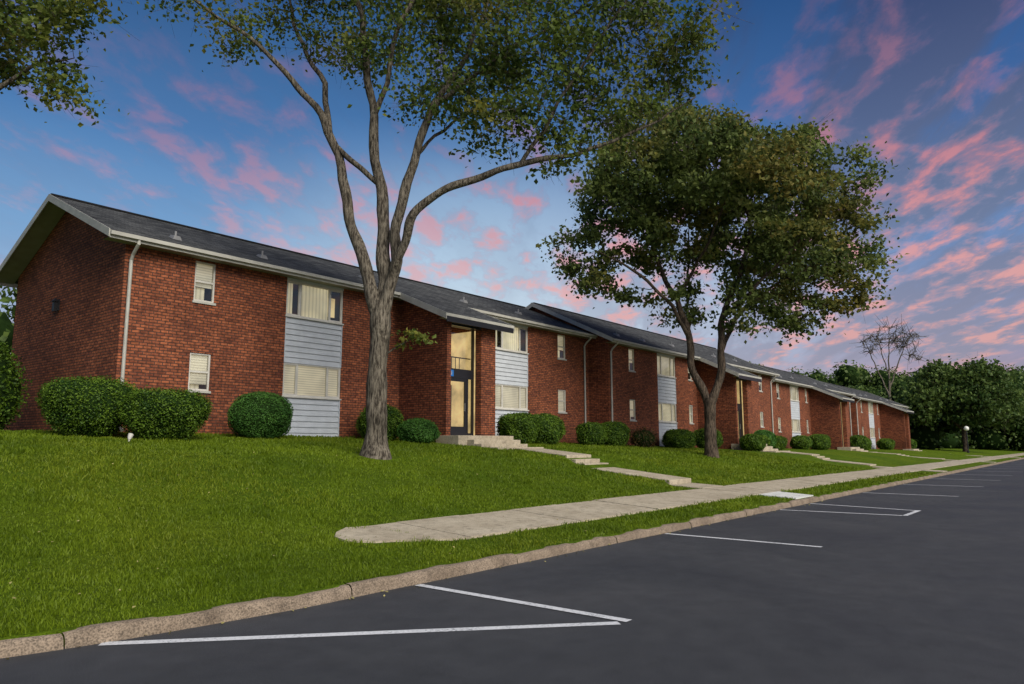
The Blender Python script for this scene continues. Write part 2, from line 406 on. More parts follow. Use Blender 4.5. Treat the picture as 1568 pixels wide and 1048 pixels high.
# ---------------------------------------------------------------- buildings
def wall_front(mb,x0,x1,z0,z1,y,holes,mat='brick',rev=.10):
    X=sorted({x0,x1,*[h[0] for h in holes],*[h[1] for h in holes]}); Z=sorted({z0,z1,*[h[2] for h in holes],*[h[3] for h in holes]})
    for a in range(len(X)-1):
        for c in range(len(Z)-1):
            cx=(X[a]+X[a+1])/2; cz=(Z[c]+Z[c+1])/2
            if any(h[0]<cx<h[1] and h[2]<cz<h[3] for h in holes): continue
            mb.poly([(X[a],y,Z[c]),(X[a+1],y,Z[c]),(X[a+1],y,Z[c+1]),(X[a],y,Z[c+1])],mat)
    for h in holes:
        a,b,c,d=h[:4]; yy=y+rev
        mb.poly([(a,y,c),(a,yy,c),(a,yy,d),(a,y,d)],mat); mb.poly([(b,y,c),(b,y,d),(b,yy,d),(b,yy,c)],mat)
        mb.poly([(a,y,d),(a,yy,d),(b,yy,d),(b,y,d)],mat); mb.poly([(a,y,c),(b,y,c),(b,yy,c),(a,yy,c)],mat)
def window(parent,name,x0,x1,z0,z1,y,kind):
    f=MB(); fw=.05; yf0=y+.035; yf1=y+.10
    f.box(x0,x1,yf0,yf1,z0,z0+fw,'frame'); f.box(x0,x1,yf0,yf1,z1-fw,z1,'frame')
    f.box(x0,x0+fw,yf0,yf1,z0+fw,z1-fw,'frame'); f.box(x1-fw,x1,yf0,yf1,z0+fw,z1-fw,'frame')
    ix0,ix1,iz0,iz1=x0+fw,x1-fw,z0+fw,z1-fw; yg=y+.075; yb=y+.12
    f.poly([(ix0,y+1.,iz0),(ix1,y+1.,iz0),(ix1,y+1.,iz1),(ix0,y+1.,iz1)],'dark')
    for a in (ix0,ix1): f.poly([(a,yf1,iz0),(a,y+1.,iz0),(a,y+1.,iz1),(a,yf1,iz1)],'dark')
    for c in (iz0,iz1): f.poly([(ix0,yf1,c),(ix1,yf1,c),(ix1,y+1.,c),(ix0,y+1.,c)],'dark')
    f.poly([(ix0,yg,iz0),(ix1,yg,iz0),(ix1,yg,iz1),(ix0,yg,iz1)],'glass')
    if kind.startswith('small'):
        zm=(z0+z1)/2; f.box(ix0,ix1,yf0+.01,yf1-.005,zm-.028,zm+.028,'frame')
        f.box(x0-.04,x1+.04,y-.04,y+.034,z0-.07,z0-.003,'trim')
        lo={'small_a':.14,'small_b':.36,'small_c':0.}[kind]
        zb=iz0+(iz1-iz0)*lo
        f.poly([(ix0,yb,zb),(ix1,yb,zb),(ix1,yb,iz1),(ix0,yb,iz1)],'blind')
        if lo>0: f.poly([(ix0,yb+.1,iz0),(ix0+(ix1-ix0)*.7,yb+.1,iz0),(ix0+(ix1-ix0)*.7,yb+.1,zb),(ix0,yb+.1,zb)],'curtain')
    else:
        W=x1-x0; m1=x0+W*.24; m2=x0+W*.76
        for mm,hw in ((m1,.03),(m2,.03)): f.box(mm-hw,mm+hw,yf0+.005,yf1-.005,iz0,iz1,'frame')
        for a,b in ((ix0,m1-.03),(m2+.03,ix1)):
            f.box(a,a+.03,yf0+.015,yf1-.01,iz0,iz1,'frame'); f.box(b-.03,b,yf0+.015,yf1-.01,iz0,iz1,'frame')
            f.box(a+.03,b-.03,yf0+.015,yf1-.01,iz0,iz0+.03,'frame'); f.box(a+.03,b-.03,yf0+.015,yf1-.01,iz1-.03,iz1,'frame')
        f.box(x0-.03,x1+.03,y-.035,y+.034,z0-.05,z0-.003,'frame')
        if kind=='big_open':
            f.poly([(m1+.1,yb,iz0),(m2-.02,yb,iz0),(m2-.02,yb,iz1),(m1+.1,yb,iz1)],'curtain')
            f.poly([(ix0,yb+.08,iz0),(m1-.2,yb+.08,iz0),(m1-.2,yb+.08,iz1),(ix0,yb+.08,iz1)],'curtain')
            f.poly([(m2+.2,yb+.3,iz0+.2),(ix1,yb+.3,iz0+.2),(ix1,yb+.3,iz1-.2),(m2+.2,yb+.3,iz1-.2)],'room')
        else:
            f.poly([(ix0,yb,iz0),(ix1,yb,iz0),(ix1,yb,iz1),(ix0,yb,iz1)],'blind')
    f.obj(name,parent)
def siding(mb,x0,x1,z0,z1,y):
    n=max(1,round((z1-z0)/.2)); h=(z1-z0)/n
    for k in range(n):
        a=z0+k*h; b=a+h
        mb.poly([(x0,y-.008,a),(x1,y-.008,a),(x1,y+.024,b),(x0,y+.024,b)],'white')
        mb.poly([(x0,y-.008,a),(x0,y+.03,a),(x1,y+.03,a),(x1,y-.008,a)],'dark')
    mb.box(x0-.0,x0+.04,y-.016,y+.04,z0,z1,'white'); mb.box(x1-.04,x1,y-.016,y+.04,z0,z1,'white')
def gutter_down(mb,x,y,z0,z1,out):
    mb.tube([(x,y-out,z1),(x,y-out,z1-.1),(x,y-.16,z1-.35),(x,y-.07,z1-.5),(x,y-.07,z0+.25),(x,y-.10,z0+.14),(x,y-.28,z0+.06)],.048,'trim',8)
for bi,b in enumerate(BLD):
    R=root('brick_apartment_building'); x0,x1,yf,yb,zb,rz,s=b['x0'],b['x1'],b['yf'],b['yb'],b['zb'],b['ridge'],b['s']
    ym=(yf+yb)/2; wt=zb+5.33; ez=zb+5.43; oh=.42; zg=zb-1.2
    X=lambda o:x0+o*s
    small=[(X(2.03),X(2.03)+.66),(X(20.95),X(20.95)+.7)]; big=[(X(5.22),X(5.22)+2.35),(X(16.05),X(16.05)+2.45)]
    if bi>0: small.append((X(9.15),X(9.15)+.55))
    e0,e1=X(10.35),X(10.35)+2.75
    holes=[]; L0,L1,U0,U1=zb+1.27,zb+2.37,zb+3.95,zb+5.15
    for a,c in small: holes+=[(a,c,L0+.0,L1+.02),(a,c,U0,U1+.02)]
    for a,c in big: holes+=[(a,c,zg+.3,wt)]
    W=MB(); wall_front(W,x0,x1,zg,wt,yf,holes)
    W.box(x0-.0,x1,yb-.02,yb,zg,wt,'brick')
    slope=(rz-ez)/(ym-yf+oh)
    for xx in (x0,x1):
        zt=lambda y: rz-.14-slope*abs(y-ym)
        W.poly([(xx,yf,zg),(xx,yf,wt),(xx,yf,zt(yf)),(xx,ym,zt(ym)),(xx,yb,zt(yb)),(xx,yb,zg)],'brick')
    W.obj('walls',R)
    for a,c in big:
        P=MB(); siding(P,a,c,zg+.3,L0-.05,yf+.02); siding(P,a,c,L1,U0-.05,yf+.02); 
        P.box(a,c,yf+.0,yf+.06,U1+.003,wt,'white'); P.obj('siding_panel',R)
        window(R,'window',a,c,L0,L1,yf,'big_blind'); window(R,'window',a,c,U0,U1,yf,'big_open' if bi==0 else 'big_blind')
    for k,(a,c) in enumerate(small):
        window(R,'window',a,c,L0,L1+.02,yf,'small_a' if k==0 else 'small_c'); window(R,'window',a,c,U0,U1+.02,yf,'small_b')
    rx0=x0-(.62 if bi==0 else .35); rx1=x1+(.28 if bi<3 else .6)
    F=MB(); th=.09
    for sgn,ye in ((-1,yf-oh),(1,yb+oh)):
        A=[(rx0,ye,ez),(rx1,ye,ez),(rx1,ym,rz),(rx0,ym,rz)]
        F.prism([(p[0],p[1],p[2]-th) for p in A],A,'shingle')
    F.box(rx0,rx1,ym-.12,ym+.12,rz-.03,rz+.022,'shingle')
    F.obj('roof',R)
    T=MB()
    ef0=X(10.35)-.5; ef1=e1+.6
    for a,c in [(rx0,ef0),(ef1,rx1)]:
        T.box(a,c,yf-oh-.03,yf-oh,ez-.22,ez-.012,'trim')
        T.box(a,c,yf-oh-.12,yf-oh-.032,ez-.14,ez-.04,'trim')
    T.box(rx0,rx1,yb+oh,yb+oh+.03,ez-.24,ez-.012,'trim')
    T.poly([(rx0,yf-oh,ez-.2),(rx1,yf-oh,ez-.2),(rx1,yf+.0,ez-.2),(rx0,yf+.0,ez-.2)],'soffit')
    for xx,d in ((rx0,-1),(rx1,1)):
        a0,a1=(xx-.03,xx-.002) if d<0 else (xx+.002,xx+.03)
        for ye in (yf-oh-.03,yb+oh+.03):
            lo=ez-.012; 
            T.prism([(a0,ye,lo-.19),(a1,ye,lo-.19),(a1,ym,rz-.205),(a0,ym,rz-.205)],[(a0,ye,lo+.03),(a1,ye,lo+.03),(a1,ym,rz+.02),(a0,ym,rz+.02)],'trim')
    if bi in (0,1,3):
        xa,xb=(rx0,x0) if bi<3 else (x1,rx1)
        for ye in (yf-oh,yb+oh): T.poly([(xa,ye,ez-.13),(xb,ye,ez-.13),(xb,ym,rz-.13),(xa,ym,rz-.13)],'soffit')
    T.obj('eave_trim',R)
    D=MB(); gutter_down(D,x0+.14,yf,zb,ez-.15,oh+.05); gutter_down(D,x1-.5,yf,zb,ez-.15,oh+.05); D.obj('downspout',R)
    for o,up in ((1.6,.9),(4.6,1.0),(9.4,1.6),(14.8,1.2),(19.,1.4)):
        vx=X(o); vy=yf-oh+up; vz=ez+slope*up; vm=MB()
        vm.prism([(vx-.14,vy-.14,vz-.14*slope+.01),(vx+.14,vy-.14,vz-.14*slope+.01),(vx+.14,vy+.14,vz+.14*slope+.01),(vx-.14,vy+.14,vz+.14*slope+.01)],
                 [(vx-.09,vy-.11,vz+.08),(vx+.09,vy-.11,vz+.08),(vx+.09,vy+.11,vz+.13),(vx-.09,vy+.11,vz+.13)],'metal')
        vm.tube([(vx+.0,vy+.0,vz+.08),(vx+.0,vy+.0,vz+.24)],.035,'metal',8)
        vm.obj('roof_vent',R)
    # entry block
    ey=yf-2.5; g=ey+.36; E=MB()
    zt=lambda y: ez-.1-slope*((yf-oh)-y)
    t0=zt(ey)
    def side(xa,xb):
        E.prism([(xa,ey,zg),(xb,ey,zg),(xb,yf,zg),(xa,yf,zg)],[(xa,ey,zt(ey)),(xb,ey,zt(ey)),(xb,yf,zt(yf)),(xa,yf,zt(yf))],'brick')
    side(e0,e0+.22); side(e1-.3,e1)
    E.box(e1-.85,e1-.301,ey,ey+.3,zg,t0-.01,'brick')
    E.obj('entry_walls',R)
    ER=MB(); y2=ey-.42; z2=ez-slope*((yf-oh)-y2); a0,a1=ef0,ef1
    A=[(a0,y2,z2),(a1,y2,z2),(a1,yf-oh,ez),(a0,yf-oh,ez)]
    ER.prism([(p[0],p[1],p[2]-th) for p in A],A,'shingle')
    ER.box(a0,a1,y2-.03,y2-.002,z2-.10,z2+.005,'trim'); ER.box(a0+.01,a1-.01,y2-.025,y2+.0,z2-.30,z2-.103,'black')
    for xa in (a0-.03,a1+.002):
        ER.prism([(xa,y2-.03,z2-.22),(xa+.028,y2-.03,z2-.22),(xa+.028,yf-oh-.035,ez-.24),(xa,yf-oh-.035,ez-.24)],
                 [(xa,y2-.03,z2+.01),(xa+.028,y2-.03,z2+.01),(xa+.028,yf-oh-.035,ez+.0),(xa,yf-oh-.035,ez+.0)],'trim')
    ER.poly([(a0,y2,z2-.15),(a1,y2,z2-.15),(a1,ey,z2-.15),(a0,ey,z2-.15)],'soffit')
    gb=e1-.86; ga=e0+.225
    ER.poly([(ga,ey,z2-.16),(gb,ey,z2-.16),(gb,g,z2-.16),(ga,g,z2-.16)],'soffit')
    ER.box(ga,gb,ey+.001,ey+.16,z2-.3,t0-.02,'black')
    ER.obj('entry_roof',R)
    G=MB(); zt2=z2-.2; zd=zb+.02; dd=zb+2.15; sp=zb+2.5
    G.box(ga,ga+.07,g,g+.1,zd,zt2,'black'); G.box(gb-.07,gb,g,g+.1,zd,zt2,'black')
    G.box(ga+.07,gb-.07,g,g+.1,dd,sp,'black'); G.box(ga+.07,gb-.07,g,g+.1,zt2-.07,zt2,'black'); G.box(ga+.07,gb-.07,g,g+.1,zd,zd+.08,'black')
    xd=gb-.36
    G.box(xd-.04,xd+.04,g+.002,g+.09,zd+.08,dd,'black')
    G.box(ga+.071,ga+.17,g+.01,g+.07,zd+.08,dd-.004,'black'); G.box(xd-.14,xd-.041,g+.01,g+.07,zd+.08,dd-.004,'black')
    G.box(ga+.17,xd-.14,g+.01,g+.07,zd+.08,zd+.32,'black'); G.box(ga+.17,xd-.14,g+.01,g+.07,dd-.12,dd-.004,'black')
    G.box(xd-.2,xd-.175,g-.05,g-.03,zd+.9,zd+1.2,'metal'); G.box(xd-.195,xd-.18,g-.03,g+.01,zd+.92,zd+.94,'metal'); G.box(xd-.195,xd-.18,g-.03,g+.01,zd+1.16,zd+1.18,'metal')
    G.poly([(ga+.07,g+.05,zd+.08),(gb-.07,g+.05,zd+.08),(gb-.07,g+.05,zt2-.07),(ga+.07,g+.05,zt2-.07)],'glass')
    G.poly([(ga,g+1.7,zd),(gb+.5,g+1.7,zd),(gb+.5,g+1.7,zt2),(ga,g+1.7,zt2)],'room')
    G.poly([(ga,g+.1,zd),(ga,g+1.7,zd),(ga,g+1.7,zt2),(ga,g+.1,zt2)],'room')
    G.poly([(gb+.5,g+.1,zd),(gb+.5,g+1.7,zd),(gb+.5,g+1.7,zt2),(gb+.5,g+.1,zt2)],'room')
    G.poly([(ga,g+.1,zd+.01),(gb+.5,g+.1,zd+.01),(gb+.5,g+1.7,zd+.01),(ga,g+1.7,zd+.01)],'dark')
    G.box(ga+.01,gb+.49,g+.5,g+1.69,dd+.1,sp-.05,'dark')
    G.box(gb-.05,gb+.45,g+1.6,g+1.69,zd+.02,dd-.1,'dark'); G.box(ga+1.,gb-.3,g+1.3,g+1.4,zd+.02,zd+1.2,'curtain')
    for k in range(7): G.box(ga+.1+k*.22,ga+.12+k*.22,g+.55,g+.57,sp-.049,sp+.5,'black')
    G.box(ga+.02,gb+.4,g+.54,g+.58,sp+.501,sp+.54,'black')
    lx=(ga+gb)/2
    G.tube([(lx,g+.9,zt2),(lx,g+.9,zt2-.35)],.012,'black',6); G.tube([(lx,g+.9,zt2-.35),(lx,g+.9,zt2-.42),(lx,g+.9,zt2-.52),(lx,g+.9,zt2-.58)],[.03,.14,.14,.05],'globe',10)
    G.box(ga+.10,ga+.50,g-.025,g-.002,dd+.05,dd+.29,'blue')
    for q in (0,.13):
        xx=ga+.19+q
        G.box(xx,xx+.02,g-.03,g-.0255,dd+.16,dd+.24,'white'); G.box(xx,xx+.08,g-.034,g-.0305,dd+.145,dd+.16,'white'); G.box(xx+.055,xx+.075,g-.03,g-.0255,dd+.10,dd+.24,'white')
    G.obj('entry_glazing',R)
    S=MB(); S.box(e0-.15,e1+.2,ey-.75,g,zb-1.,zb,'walk')
    for k in (1,2):
        S.box(e0+.3,e1+.2,ey-.75-.34*k,ey-.754-.34*(k-1),zb-1.,zb-.15*k,'walk')
    S.box(e0+.3,e1+.2,ey-.75-.34*2-.75,ey-.754-.34*2,zb-1.,zb-.42,'walk')
    S.obj('entry_steps',R,bevel=.012)
    if bi==0:
        K=MB(); K.box(x0-.05,x0-.002,25.1,25.3,5.75,6.1,'black'); K.box(x0-.16,x0-.051,25.12,25.28,5.72,6.02,'black'); K.prism([(x0-.2,25.08,6.021),(x0-.051,25.08,6.021),(x0-.051,25.32,6.021),(x0-.2,25.32,6.021)],[(x0-.13,25.15,6.12),(x0-.08,25.15,6.12),(x0-.08,25.25,6.12),(x0-.13,25.25,6.12)],'black')
        K.obj('wall_lantern',R)

# ---------------------------------------------------------------- trees
def smooth_poly(P,k=5):
    P=np.asarray(P,float); n=len(P); out=[]
    for i in range(n-1):
        p0=P[max(i-1,0)];p1=P[i];p2=P[i+1];p3=P[min(i+2,n-1)]
        for t in np.arange(k)/k:
            out.append(.5*((2*p1)+(-p0+p2)*t+(2*p0-5*p1+4*p2-p3)*t*t+(-p0+3*p1-3*p2+p3)*t**3))
    out.append(P[-1]); return np.array(out)
def make_tree(name,base,limbs,blobs,ncl,lpc,lsize,csd,bark,leaf,seed,minz=3.,tw=.012,jit=.05,extra=(),inner=.35):
    r=np.random.default_rng(seed); Vs=[];Qs=[];off=0; nodes=[];nrad=[]
    def add(P,R,n):
        nonlocal off
        v,q=tube(P,R,n); Vs.append(v); Qs.append(q+off); off+=len(v)
    def W(u,w,z): return u*RT+w*FW+z*UP
    for lb in limbs:
        A=smooth_poly([list(W(u,w,z))+[rad] for u,w,z,rad in lb],6)
        P=A[:,:3].copy(); R=np.clip(A[:,3],.008,None)
        s=np.concatenate([[0],np.cumsum(np.linalg.norm(np.diff(P,axis=0),axis=1))]); f1,f2,f3=r.uniform(0,6,3)
        amp=jit*np.clip(s,0,1)*np.clip((s[-1]-s),0,1)*np.clip(1.2-R*3,.35,1)
        P[:,0]+=amp*(np.sin(s*2.3+f1)+.6*np.sin(s*5.1+f3)); P[:,1]+=amp*(np.sin(s*2.7+f2)+.6*np.sin(s*4.3+f1)); 
        R=R*(1+.05*np.sin(s*3.7+f2)+.03*np.sin(s*8+f3))
        add(P,R,16 if R[0]>.12 else 8)
        for p,q in zip(P,R):
            if p[2]>minz: nodes.append(p); nrad.append(q)
    B=np.array([[*W(b[0],b[1],b[2]),b[3]] for b in blobs]); wt=B[:,3]**2.2; wt/=wt.sum()
    C=[]
    for k in range(ncl):
        b=B[r.choice(len(B),p=wt)]; d=r.normal(size=3); d/=np.linalg.norm(d)
        C.append(b[:3]+d*b[3]*r.uniform(inner,1.)**.6*np.array([1,1,.85]))
    C=np.array(C); nd0=np.array(nodes)
    dist=np.array([np.min(np.linalg.norm(nd0-c,axis=1)) for c in C]); C=C[np.argsort(dist)]
    LC=[]
    for c in C:
        N=np.array(nodes); dv=c-N; dl=np.linalg.norm(dv,axis=1)
        cost=dl-.175*dv[:,2]*(dl>.1) + .6*np.clip(-dv[:,2],0,None)
        k=int(np.argmin(cost)); p0=N[k]; r0=min(nrad[k]*.65,.012+.012*dl[k]); L=dl[k]
        if L<.05: continue
        mid=p0*.5+c*.5+np.array([0,0,.10*L])+r.normal(size=3)*.09*L
        P=smooth_poly([p0,p0*.75+mid*.25+r.normal(size=3)*.03*L,mid,c],3 if L>.8 else 2); R=np.linspace(max(r0,tw),tw*.45,len(P))
        add(P,R,5)
        for p,q in zip(P[2:],R[2:]): nodes.append(p); nrad.append(q)
        for t in range(4):
            e=c+r.normal(size=3)*csd*1.3; s0=P[r.integers(len(P)//2,len(P))]
            add(np.array([s0,(s0+e)/2+r.normal(size=3)*.05,e]),[tw*.5,tw*.4,tw*.25],3)
        n=int(lpc*r.uniform(.4,1.5))
        if n>0:
            pts=c+r.normal(size=(n,3))*csd*r.uniform(.65,1.2)*np.array([1.2,1.2,.62]); LC.append(pts)
            m=n//5; ii=r.integers(len(P)//2,len(P),m); LC.append(P[ii]+r.normal(size=(m,3))*csd*.45)
    for u,w,z,sd_,n in extra: LC.append(W(u,w,z)+r.normal(size=(n,3))*sd_*np.array([1.2,1.2,.6]))
    Vb=np.concatenate(Vs); Qb=np.concatenate(Qs); mi=np.zeros(len(Qb)); rd=np.zeros(len(Qb)); sm=np.ones(len(Qb),bool)
    if LC:
        L=np.concatenate(LC); v,q=leaves(L,lsize,r,aspect=.75)
        Vb2=np.concatenate([Vb,v]); Qb2=np.concatenate([Qb,q+len(Vb)])
        mi=np.concatenate([mi,np.ones(len(q))]); rd=np.concatenate([rd,r.random(len(q))]); sm=np.concatenate([sm,np.zeros(len(q),bool)])
        Vb,Qb=Vb2,Qb2
    return quad_obj(name,Vb,Qb,mi,rd,[M[bark],M[leaf]],loc=base,smooth=sm)

b1=(12.1,14.0); z1=gz(*b1)
limbs1=[
 [(0,0,-.15,.44),(0,0,.08,.36),(.0,0,.35,.295),(0,0,1.0,.262),(.02,0,2.2,.242),(.03,0,3.3,.25),(.05,0,3.9,.24)],
 [(.0,0,3.4,.18),(-.2,0,4.2,.175),(-.62,.1,5.4,.15),(-.94,.2,6.6,.135),(-1.5,.3,8.6,.11),(-2.4,.2,9.85,.08),(-3.65,0,11.1,.055),(-5.4,-.3,12.2,.035),(-6.6,-.5,12.9,.012)],
 [(-1.5,.3,8.5,.09),(-1.86,.7,10.2,.075),(-2.8,1.,12.1,.05),(-3.3,1.2,14.6,.015)],
 [(.05,.03,3.5,.19),(.09,.1,4.6,.185),(.08,.15,5.4,.17),(-.1,.2,7.0,.145),(-.38,.1,9.3,.11),(-.56,-.1,11,.085),(-.9,-.4,12.9,.06),(-1.0,-.6,15.8,.015)],
 [(-.14,.18,7.1,.075),(-.55,.2,7.45,.075),(-1.0,.25,7.9,.07),(-1.3,.3,8.2,.06)],
 [(-.3,.12,8.8,.075),(.4,-.4,11,.06),(1.1,-.9,12.8,.045),(1.5,-1.2,15.2,.012)],
 [(.08,-.05,3.5,.18),(.33,-.1,4.5,.15),(.47,-.2,5.9,.135),(.83,-.3,7.5,.115),(1.35,-.2,9.1,.09),(2.0,.1,10.4,.075),(2.6,.5,12.1,.05),(3.4,1.,14.8,.015)],
 [(.3,-.1,4.4,.12),(.5,-.35,4.95,.115),(.8,-.6,5.75,.11),(1.5,-.9,6.4,.1),(2.4,-1.1,6.75,.09),(3.65,-1.2,7.1,.075),(4.9,-1.1,7.4,.055),(6.5,-.8,8.1,.035),(8.2,-.3,9.3,.012)],
 [(3.6,-1.2,7.1,.055),(4.75,-1.7,8.8,.04),(5.8,-2,10.4,.028),(6.9,-2.2,11.9,.01)],
 [(1.3,-.2,9.0,.065),(2.85,-.9,9.95,.045),(4.3,-1.3,10.6,.03),(5.9,-1.7,11.6,.01)],
 [(.85,-.3,7.6,.055),(1.6,1.2,9.2,.04),(2.8,2.4,10.6,.03),(3.8,3.2,12,.01)],
 [(-.5,0,10.4,.05),(-.9,2,11.6,.035),(-1.2,3.5,13,.01)],
 [(-.72,.12,5.75,.05),(-.85,.1,5.95,.045),(-.95,.1,6.05,.02)],
 [(.1,.0,2.45,.03),(.45,-.1,2.7,.018),(.95,-.2,2.95,.006)],
]
blobs1=[(-5.3,-.2,12.0,.9),(-4.0,.2,11.4,.9),(-3.0,1,13,1.2),(-2.0,.8,11.3,.8),(-.7,-.3,10.6,.8),(-.9,-.4,13.2,1.6),(.7,-.6,11.6,1.5),(1.6,.3,12.4,1.6),(.8,-.3,9.6,1.0),
 (2.4,0,11.0,1.6),(2.2,-.4,9.2,1.2),(3.6,-1,10.6,1.6),(4.2,-1.2,12.4,1.7),(5.2,-1.6,10.4,1.6),(6.4,-1.8,11.6,1.4),(4.4,-1.4,8.9,1.4),(5.9,-1.,8.9,1.4),(7.3,-.6,9.6,1.1),(8.0,-.4,10.2,.9),(2.9,-1,8.3,.9),
 (3.2,-1.1,8.0,.8),(4.7,-1.1,7.6,.8),(2.5,2.2,11,1.6),(-1,3.2,13,1.5),(1,1.5,14,2.0),(-2,0,14.5,1.6),(3.4,.6,14.5,2.),(7.4,-1.5,10.6,1.2)]
make_tree('maple_tree',(b1[0],b1[1],z1),limbs1,blobs1,680,42,.135,.31,'bark','leaf1',3,minz=6.6,tw=.010,inner=.2,extra=[(.85,-.2,3.0,.14,55),(1.15,-.25,2.9,.13,50),(.6,-.1,2.75,.1,20)])
# tree 2
b2=(31.2,13.5); z2_=gz(*b2)
S=.0302
def px(x,y,w,rpx):
    return ((x-1092)*S,w,(697-y)*S+ (697-y)**2*3.2e-6,rpx*S)
limbs2=[
 [(0,0,-.15,.42),(0,0,.1,.34),(-.02,0,.6,.27),(0,0,1.4,.25),(.02,0,2.2,.27),(.03,0,2.6,.25)],
 [(.0,0,2.2,.2),(-.35,.1,3.2,.18),(-.75,.2,4.3,.165),(-.8,.1,5.6,.15),(-1.3,.3,7.2,.12),(-2.2,.2,9.2,.09),(-2.6,0,11.5,.06),(-2.6,0,14,.015)],
 [(-.8,.1,5.4,.1),(-2.0,-.8,7,.08),(-3.8,-1.3,8.4,.055),(-5.4,-1.3,9.2,.015)],
 [(.05,0,2.3,.2),(.4,-.1,3.3,.18),(.6,-.2,4.6,.165),(.65,-.2,6.2,.14),(1.5,-.3,8.2,.11),(2.2,0,10.6,.08),(2.0,.4,13,.05),(1.8,.5,15.5,.012)],
 [(.6,-.2,4.8,.12),(1.6,.6,6.4,.09),(3.6,1.2,8,.065),(5.6,1,9,.04),(6.8,.6,8.8,.012)],
 [(.65,-.2,6.2,.1),(2,-1.6,7.6,.075),(3.8,-2.4,9.6,.05),(5.2,-2,11.4,.012)],
 [(-.8,.1,5.6,.09),(-.3,2,7.6,.07),(.2,3.6,10,.05),(.5,4.4,13,.012)],
 [(-1.3,.3,7.2,.08),(-.2,-1.8,9.5,.06),(.6,-3.2,12,.012)],
]
blobs2=[]
for (x,y,rp) in [(1005,262,78),(1070,218,56),(1130,210,42),(1130,280,80),(1200,290,72),(1265,320,70),(1295,390,62),(1290,455,46),(1215,400,85),(1150,480,55),(1060,360,90),(960,320,66),(900,395,48),(970,425,60),(1050,465,55),(1235,480,48),(920,440,32),(1315,420,42)]:
    for w in ((-1,1) if rp>60 else (0,)):
        blobs2.append(px(x,y,w*2.0+random.uniform(-.8,.8),rp*.84))
blobs2+= [px(1080,300,-3.6,70),px(1180,350,-3.8,75),px(1100,320,3.8,75),px(1190,340,3.8,70)]
make_tree('maple_tree',(b2[0],b2[1],z2_),limbs2,blobs2,740,84,.205,.36,'bark2','leaf2',21,minz=4.8,inner=.7)
# tree whose crown hangs in at top left (trunk left of view)
b3=(3.6,19.6); z3=gz(*b3)
limbs3=[[(0,0,-.15,.35),(0,0,.3,.26),(0,0,3,.2),(-.1,0,6,.17),(-.3,0,9,.12),(-.3,0,13,.02)],
 [(0,0,5,.1),(1.2,0,7,.07),(2.3,.1,8,.04),(3.3,.1,8.3,.01)],[(-.2,0,7,.08),(1.2,-.5,9,.05),(3.0,-.5,10,.012)],[(0,0,5,.1),(-1.5,.5,8,.05),(-3,.6,10,.01)]]
blobs3=[(0,0,11,2.2),(1.4,.2,9.8,1.2),(1.5,-.8,11.5,1.5),(-1.6,0,9.8,1.8),(-.5,1.8,10,1.7),(2.8,0,9.9,.7),(2.8,-.2,8.9,.75),(3.6,-.1,9.2,.6),(2.9,0,8.0,.6),(3.7,-.3,10.0,.6),(3.3,0,7.2,.5),(2.9,.1,7.6,.6)]
make_tree('maple_tree',(b3[0],b3[1],z3),limbs3,blobs3,280,55,.13,.24,'bark','leaf1',5,minz=4.,tw=.009)
# right far tree
b4=(113.,13.6)
limbs4=[[(0,0,-.2,.4),(0,0,.5,.3),(0,0,3,.25),(.3,0,6,.18),(.5,0,10,.03)],[(0,0,2.8,.2),(-2,.5,5,.12),(-4,.5,7,.02)],[(0,0,2.8,.2),(2.5,.5,5,.12),(5,0,6.5,.02)]]
blobs4=[(0,0,8.2,4),(-3.5,.5,7.2,3.2),(3.8,0,6.8,3.2),(1.8,-2,9.2,2.8),(-1.5,2,9.5,2.8),(-5,0,5.4,2.2),(5.5,0,5.2,2.2),(0,-3,6,3)]
make_tree('maple_tree',(b4[0],b4[1],gz(*b4)),limbs4,blobs4,360,70,.5,.7,'bark2','far',9,minz=3,tw=.03)
# bare tree
b5=(122.,24.)
limbs5=[[(0,0,-.2,.3),(0,0,6,.22),(.2,0,11,.13),(.6,0,17.5,.03)],[(0,0,8,.13),(-1.8,.3,13,.08),(-3,.3,16.5,.03)],[(.1,0,9,.13),(2.2,0,14,.08),(3.6,0,17,.03)],[(.2,0,11,.1),(-.8,0,15,.06),(-1.2,0,18,.02)]]
blobs5=[(-2.6,0,16,1.8),(0,0,17,2.2),(3,0,16.5,2.),(4.2,0,14,1.4)]
make_tree('bare_tree',(b5[0],b5[1],gz(*b5)),limbs5,blobs5,110,0,.1,.7,'bark','far',4,minz=8,tw=.07)

# distant trees
r=np.random.default_rng(2); Cs=[];Ns=[]; cores=[]
def far_tree(x,y,h,rad):
    for k in range(8):
        rr=rad*r.uniform(.42,.68)
        if k==0: c=np.array([x,y,h-rr*.9])
        else: c=np.array([x+r.normal()*rad*.5,y+r.normal()*rad*.5,r.uniform(.28*h,h-rr)])
        cores.append((c,rr*.72)); n=int(70*rr*rr/2.2)
        d=r.normal(size=(n,3)); d/=np.linalg.norm(d,axis=1)[:,None]
        Cs.append(c+d*rr*r.uniform(.75,1.2,(n,1))*np.array([1,1,.9])); Ns.append(d)
    c=np.array([x,y,2.5]); n=160; d=r.normal(size=(n,3)); d/=np.linalg.norm(d,axis=1)[:,None]; Cs.append(c+d*np.array([rad,rad,2.6])); Ns.append(d); cores.append((c,2.4))
P0=np.array([100.,92.]); P1=np.array([215.,-60.])
for k in range(62):
    t=(k+r.random())/62; p=P0+(P1-P0)*t+np.array([1,.75])*r.uniform(-9,9); h=r.uniform(12.5,15.5); far_tree(p[0],p[1],h,r.uniform(3.8,5.2))
for k in range(40):
    t=k/40; p=P0+(P1-P0)*t+np.array([22,16]); far_tree(p[0],p[1],r.uniform(17,19.5),5.6)
